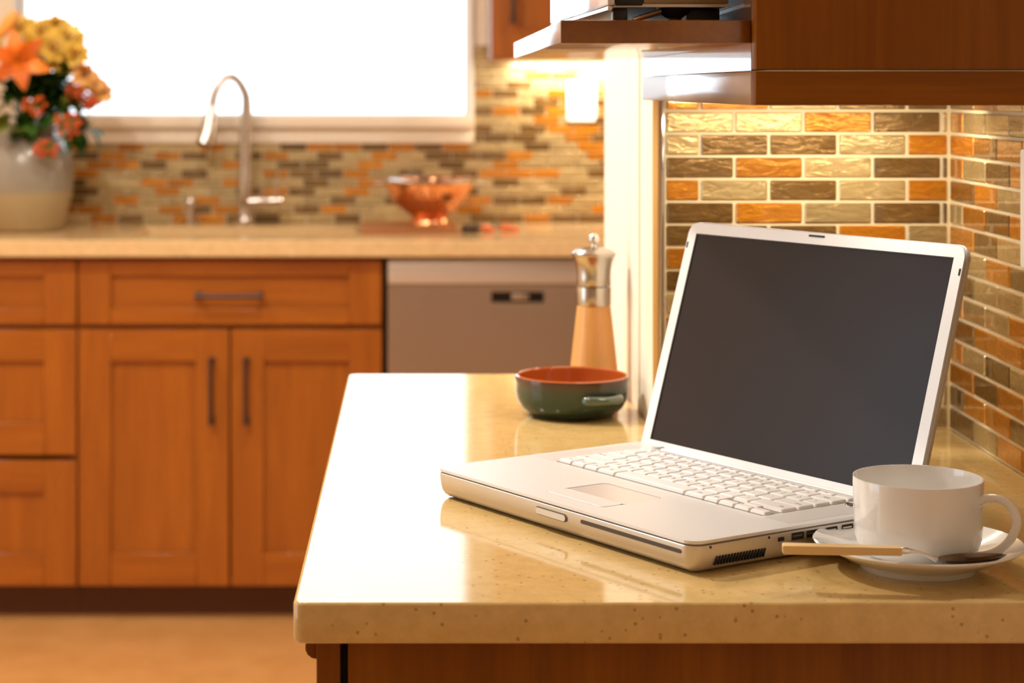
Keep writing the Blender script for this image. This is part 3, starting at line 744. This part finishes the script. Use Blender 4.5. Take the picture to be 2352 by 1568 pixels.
# ------------------------------------------------------------------ cup, saucer, spoon
CXs, CYs = .3894, 1.525
sa = thing('saucer', 'white porcelain saucer under the cup', 'saucer', (CXs, CYs, CT))
bm = bmesh.new(); lathe(bm, [(0, .0035), (.040, .0035), (.0415, 0), (.0445, 0), (.0465, .004), (.058, .0085), (.070, .0145), (.0792, .0188), (.0805, .0202), (.0793, .0212), (.070, .0172), (.058, .0118), (.046, .0078), (.040, .0070), (.032, .0070), (.030, .0062), (0, .0062)], 72)
obj('plate', bm, porcelain, sa, True)
cu = thing('coffee_cup', 'plain white porcelain cup with a loop handle on the saucer', 'cup', (CXs, CYs, CT + .0064))
bm = bmesh.new(); lathe(bm, [(0, .003), (.026, .003), (.0275, 0), (.0300, 0), (.031, .0018), (.0405, .0048), (.0458, .0105), (.0483, .0185), (.0489, .029), (.0492, .045), (.0498, .0625), (.0496, .0640), (.0485, .0640), (.0478, .0620), (.0472, .045), (.0469, .028), (.0458, .018), (.041, .009), (.028, .0065), (0, .006)], 72)
obj('body', bm, porcelain, cu, True)
bm = bmesh.new()
ha = math.radians(-36); hd = Vector((math.cos(ha), math.sin(ha), 0))
hp = [(.0465, .049), (.052, .0525), (.060, .0545), (.0685, .0530), (.0755, .0470), (.0780, .0385), (.0750, .0285), (.0680, .0190), (.0590, .0125), (.0480, .0085), (.0430, .0090)]
tube(bm, [hd * r_ + Vector((0, 0, z)) for r_, z in hp], [.0042, .0036, .0033, .0033, .0035, .0036, .0034, .0032, .0032, .0036, .0040], 14, 4, 1.0)
obj('handle', bm, porcelain, cu, True)
def at(u, v, y): return Vector(((u - CX) * y / F, y, CZ - (v - CY) * y / F))
sn = thing('teaspoon', 'teaspoon with beige handle lying across the front of the saucer', 'spoon', (0, 0, 0))
A = at(1797, 1259, 1.462); B = at(2070, 1264.5, 1.452)
d = (B - A); dx = d.normalized(); upv = Vector((0, 0, 1)); sd_ = dx.cross(upv).normalized(); upn = sd_.cross(dx)
def hb(p, w_, h_): return [p + sd_ * a_ * w_ / 2 + upn * b_ * h_ / 2 for a_, b_ in ((-1, -1), (-.7, -1.15), (.7, -1.15), (1, -1), (1, 1), (.7, 1.15), (-.7, 1.15), (-1, 1))]
bm = bmesh.new(); loft(bm, [hb(A, .0100, .0050), hb(A + d * .012, .0115, .0062), hb(A + d * .5, .0100, .0060), hb(B, .0080, .0056)]); obj('handle', bm, mat('beige_handle', (.74, .52, .23, 1), .4), sn, True)
bm = bmesh.new()
nk = [B - dx * .001, B + dx * .004, at(2098, 1266, 1.452), at(2125, 1273, 1.455), at(2150, 1284, 1.459)]
tube(bm, nk, [.0030, .0026, .0017, .0016, .0022], 12, 3); obj('neck', bm, chrome, sn, True)
bm = bmesh.new()
S0 = at(2148, 1283, 1.4590); S1 = at(2312, 1273, 1.4690); axis = S1 - S0; L_ = axis.length; ax = axis.normalized(); sd2 = ax.cross(upv).normalized(); un = sd2.cross(ax)
rows = []
for i in range(17):
    t = i / 16; wd = .0120 * math.sin(PI * min(1, max(0, t))) ** .62 * (1 - .12 * t) + .0004
    dep = .0070 * math.sin(PI * t) ** .8
    rows.append([bm.verts.new(S0 + axis * t + sd2 * (s * wd) - un * dep * (1 - s * s)) for s in [k / 5 for k in range(-5, 6)]])
for a_, b_ in zip(rows, rows[1:]):
    for k in range(10): bm.faces.new((a_[k], a_[k + 1], b_[k + 1], b_[k]))
bmesh.ops.solidify(bm, geom=bm.faces[:], thickness=.0009)
obj('bowl', bm, mat('spoon_steel', (.42, .36, .32, 1), .18, 1), sn, True)

# ------------------------------------------------------------------ laptop
LW, LD, LT = .357, .244, .026
lt = thing('laptop', 'open silver laptop with dark blank screen on the near worktop', 'laptop', (.0155, 1.7923, CT + .0004), -math.radians(57.1))
bm = bmesh.new(); rbox(bm, 0, LW, 0, LD, [(.0, .012), (.0012, .0075), (.0035, .0042), (.0070, .0020), (.012, .0008), (.018, .0), (.0217, 0), (.0221, .0004)], .013, 7)
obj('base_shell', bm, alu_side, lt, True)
bm = bmesh.new(); rbox(bm, 0, LW, 0, LD, [(.0222, .0011), (.0235, .0011)], .013, 7); obj('seam_band', bm, mat('seam_grey', (.22, .19, .16, 1), .5, .3), lt)
KX0, KX1, KY0, KY1 = .0385, .3165, .1088, .2150
bm = bmesh.new()
outer = []
rr0 = rrect(0, LW, 0, LD, .013, 7)
# front-right, back-right, notch, back-left, front-left
n1 = 8
outer = rr0[0:n1] + rr0[n1:2 * n1] + [(.322, LD), (.322, .2285), (.035, .2285), (.035, LD)] + rr0[2 * n1:3 * n1] + rr0[3 * n1:]
tp = rrect(.1415, .2205, .0200, .0865, .006, 4)
plate(bm, outer, [[(KX0, KY0), (KX1, KY0), (KX1, KY1), (KX0, KY1)], tp], .0236, LT)
deck = obj('top_case', bm, alu, lt)
box('keyboard_tray', KX0 - .003, KX1 + .003, KY0 - .003, KY1 + .003, .0232, .02345, black, lt)
bm = bmesh.new(); rbox(bm, .1420, .2200, .0440, .0860, [(.0233, 0), (LT - .0004, 0), (LT - .0003, .0003)], .0055, 4); obj('trackpad', bm, mat('trackpad_silver', (.74, .70, .68, 1), .30, .5), lt)
bm = bmesh.new(); rbox(bm, .1420, .2200, .0205, .0436, [(.0233, 0), (LT + .0001, 0), (LT + .0003, .0004)], .0055, 4); obj('trackpad_button', bm, alu, lt)
# keys
U = (KX1 - KX0) / 14.5; RP = (KY1 - KY0 - .0122) / 5
def row(*a): return list(a)
rows_k = [
    [(1, 'fn'), (1, 'ctrl'), (1, 'alt'), (1.3, 'cmd'), (4.95, ''), (1.3, 'cmd'), (.95, 'enter')],
    [(2.35, 'shift')] + [(1, c_) for c_ in 'ZXCVBNM,./'] + [(2.15, 'shift')],
    [(1.75, 'caps lock')] + [(1, c_) for c_ in "ASDFGHJKL;'"] + [(1.75, 'return')],
    [(1.5, 'tab')] + [(1, c_) for c_ in 'QWERTYUIOP[]'] + [(1, '\\')],
    [(1, '`')] + [(1, c_) for c_ in '1234567890-='] + [(1.5, 'delete')],
    [(14.5 / 14, 'esc')] + [(14.5 / 14, 'F%d' % k) for k in range(1, 13)] + [(14.5 / 14, '')],
]
_km = {}
def key_mesh(wd, dp):
    kk = (round(wd, 5), round(dp, 5))
    if kk not in _km:
        bm = bmesh.new(); g = .0005; lp = []
        for z, i, fr_ in ((.0236, 0, 0), (.0262, .0001, .0), (.0283, .0008, .0011), (.0288, .0016, .0019)):
            lp.append([(x, y, z) for x, y in rrect(-wd / 2 + g + i, wd / 2 - g - i, -dp / 2 + g + i + fr_ * .5, dp / 2 - g - i * .6, .0012, 2)])
        loft(bm, lp); me = bpy.data.meshes.new('key'); bmesh.ops.recalc_face_normals(bm, faces=bm.faces[:]); bm.to_mesh(me); bm.free()
        me.materials.append(key_m); _km[kk] = me
    return _km[kk]
def key(x0, wd, y0, dp, txt):
    o = bpy.data.objects.new('key', key_mesh(wd, dp)); COL.objects.link(o); o.parent = lt; o.location = (x0 + wd / 2, y0 + dp / 2, 0)
    if txt:
        c_ = bpy.data.curves.new('legend', 'FONT'); c_.body = txt; c_.size = .0052 if len(txt) == 1 else .0028; c_.extrude = .00004
        c_.align_x = 'CENTER'; c_.align_y = 'CENTER'; c_.materials.append(legend_m); c_.resolution_u = 2
        tmp = bpy.data.objects.new('legend_text', c_); COL.objects.link(tmp)
        me_ = bpy.data.meshes.new_from_object(tmp); bpy.data.objects.remove(tmp); bpy.data.curves.remove(c_)
        t_ = bpy.data.objects.new('legend', me_); COL.objects.link(t_); t_.parent = o
        t_.location = (0, .0005 if len(txt) == 1 else -.001, .02886)
        if len(txt) > 1 and wd > U * 1.6: t_.location.x = (-1 if x0 < .15 else 1) * (wd / 2 - .009)
for r, rk in enumerate(rows_k):
    x = KX0 + .0002; y = KY0 + .0026 + r * RP; dp = RP if r < 5 else .0100
    for wd, txt in rk:
        key(x, wd * U, y, dp, txt); x += wd * U
xa = KX0 + .0002 + 11.5 * U; y = KY0 + .0026
key(xa, U, y, RP * .52, ''); key(xa + U, U, y, RP * .5, ''); key(xa + U, U, y + RP * .5, RP * .5, ''); key(xa + 2 * U, U, y, RP * .52, '')
# speaker grilles: fine perforation in relief
gm = mat('perforated_aluminium', (.74, .69, .65, 1), .45, .45)
vo = N(gm, 'ShaderNodeTexVoronoi'); vo.inputs['Scale'].default_value = 720; vo.inputs['Randomness'].default_value = 0
LK(gm, coords(gm, (1, 1, .001), False), vo.inputs['Vector'])
LK(gm, ramp(gm, vo.outputs['Distance'], [(.26, (.38, .34, .32, 1)), (.36, (.80, .77, .75, 1))]), BS(gm).inputs['Base Color'])
for x0, x1 in ((.0075, .0345), (.3205, .3485)):
    box('speaker_grille', x0, x1, .108, .222, LT - .0005, LT + .00015, gm, lt)
bm = bmesh.new(); lathe(bm, [(.0072, 0), (.0075, .0006), (.0066, .0012), (.0060, .0008), (0, .0008)], 28, .3275, .2010, LT + .0001); obj('power_button', bm, chrome, lt, True)
# front edge
def on_front(bm, a0, a1, z0, z1, d0, d1, bev=0): add_box(bm, a0, a1, d0, d1, z0, z1, bev, 2)
bm = bmesh.new()
def pill(bm, a0, a1, z0, z1, y0, y1):
    pts = rrect(a0, a1, z0, z1, (z1 - z0) * .48, 4); loft(bm, [[(x, y0, z) for x, z in pts], [(x, y1, z) for x, z in pts]])
pill(bm, .1560, .1995, .0118, .0186, -.00025, .002); obj('latch_surround', bm, mat('surround_grey', (.18, .15, .12, 1), .5), lt)  # darker grey pill around the latch button
bm = bmesh.new(); pill(bm, .1572, .1983, .0126, .0178, -.0012, .002); obj('latch_button', bm, steel, lt, True)
bm = bmesh.new(); pill(bm, .2180, .3440, .0150, .0182, -.0003, .002); obj('disc_slot', bm, mat('slot_felt', (.10, .08, .065, 1), .8), lt)
# right-hand side ports
def side(name, b0, b1, z0, z1, m_, pr=.0003):
    bm = bmesh.new(); pts = rrect(b0, b1, z0, z1, min(b1 - b0, z1 - z0) * .2, 3)
    loft(bm, [[(LW - .002, y, z) for y, z in pts], [(LW + pr, y, z) for y, z in pts]]); return obj(name, bm, m_, lt)
side('lock_slot', .0880, .0945, .0158, .0190, darkslot)
for b in (.1095, .1255, .1465, .1640):
    side('port_rim', b - .0078, b + .0066, .0145, .0212, steel, .00035); side('port', b - .0070, b + .0058, .0151, .0206, darkslot, .0005)
    side('port_tongue', b - .0058, b + .0040, .0176, .0188, steel, .0007)
for b in (.018, .0784):
    bm = bmesh.new(); bmesh.ops.create_cone(bm, cap_ends=True, segments=12, radius1=.0011, radius2=.0011, depth=.002, matrix=Matrix.Translation((LW - .0006, b, .0203)) @ Matrix.Rotation(PI / 2, 4, 'Y')); obj('screw', bm, bronze, lt)
bm = bmesh.new()
for k in range(17):
    b = .0225 + k * .0031
    loft(bm, [[(LW + .0002 - q_, b + y, z) for y, z in ((0, .0058), (.0013, .0058), (.0033, .0125), (.0020, .0125))] for q_ in (0, .004)])
tag(obj('vent_slits', bm, darkslot, lt), kind='stuff')
# lid
lid = bpy.data.objects.new('lid', None); COL.objects.link(lid); lid.parent = lt
lid.location = (0, .2420, LT); lid.rotation_euler = (-math.radians(16.7), 0, 0)
LH = .2232
def lplate(name, x0, x1, m0, m1, r, y0, y1, mt, ins=0, smooth=False):
    bm = bmesh.new(); a_ = rrect(x0, x1, m0, m1, r, 6); b_ = rrect(x0 + ins, x1 - ins, m0 + ins, m1 - ins, max(r - ins, .0005), 6)
    loft(bm, [[(x, y0, z) for x, z in b_], [(x, y0 + ins, z) for x, z in a_], [(x, y1, z) for x, z in a_]]); return obj(name, bm, mt, lid, smooth)
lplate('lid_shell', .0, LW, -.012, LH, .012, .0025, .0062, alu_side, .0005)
bz = bmesh.new()
lx0, lz0_, lx1, lz1_ = .0130, .0042, .3440, .2112
out = rrect(.0015, LW - .0015, -.0115, LH - .0015, .0108, 6)
plate(bz, out, [[(lx0, lz0_), (lx1, lz0_), (lx1, lz1_), (lx0, lz1_)]], -.0019, 0)
bmesh.ops.rotate(bz, verts=bz.verts[:], matrix=Matrix.Rotation(PI / 2, 3, 'X'))
for v in bz.verts: v.co.y = v.co.y
bezel = obj('bezel', bz, alu_lid, lid)
lplate('edge_band', .0004, LW - .0004, -.0118, LH - .0004, .0116, .00195, .0024, mat('edge_grey', (.60, .61, .64, 1), .35, .5))
box('screen', lx0 - .002, lx1 + .002, .0012, .0019, lz0_ - .002, lz1_ + .002, lcd, lid)
box('screen_gasket', lx0, lx1, .0006, .0013, lz1_ - .0010, lz1_, black, lid); box('screen_gasket', lx0, lx0 + .0012, .0006, .0013, lz0_, lz1_ - .001, black, lid)
box('latch_hook', LW / 2 - .010, LW / 2 + .010, -.0006, .0004, LH - .0052, LH - .0034, black, lid)
for x in (.0028, LW - .0045): box('rubber_bumper', x, x + .0017, -.0004, .0002, .196, .202, black, lid)
bm = bmesh.new(); tube(bm, [(.040, .2370, .0205), (.317, .2370, .0205)], .0052, 14); obj('hinge', bm, alu_lid, lt, True)
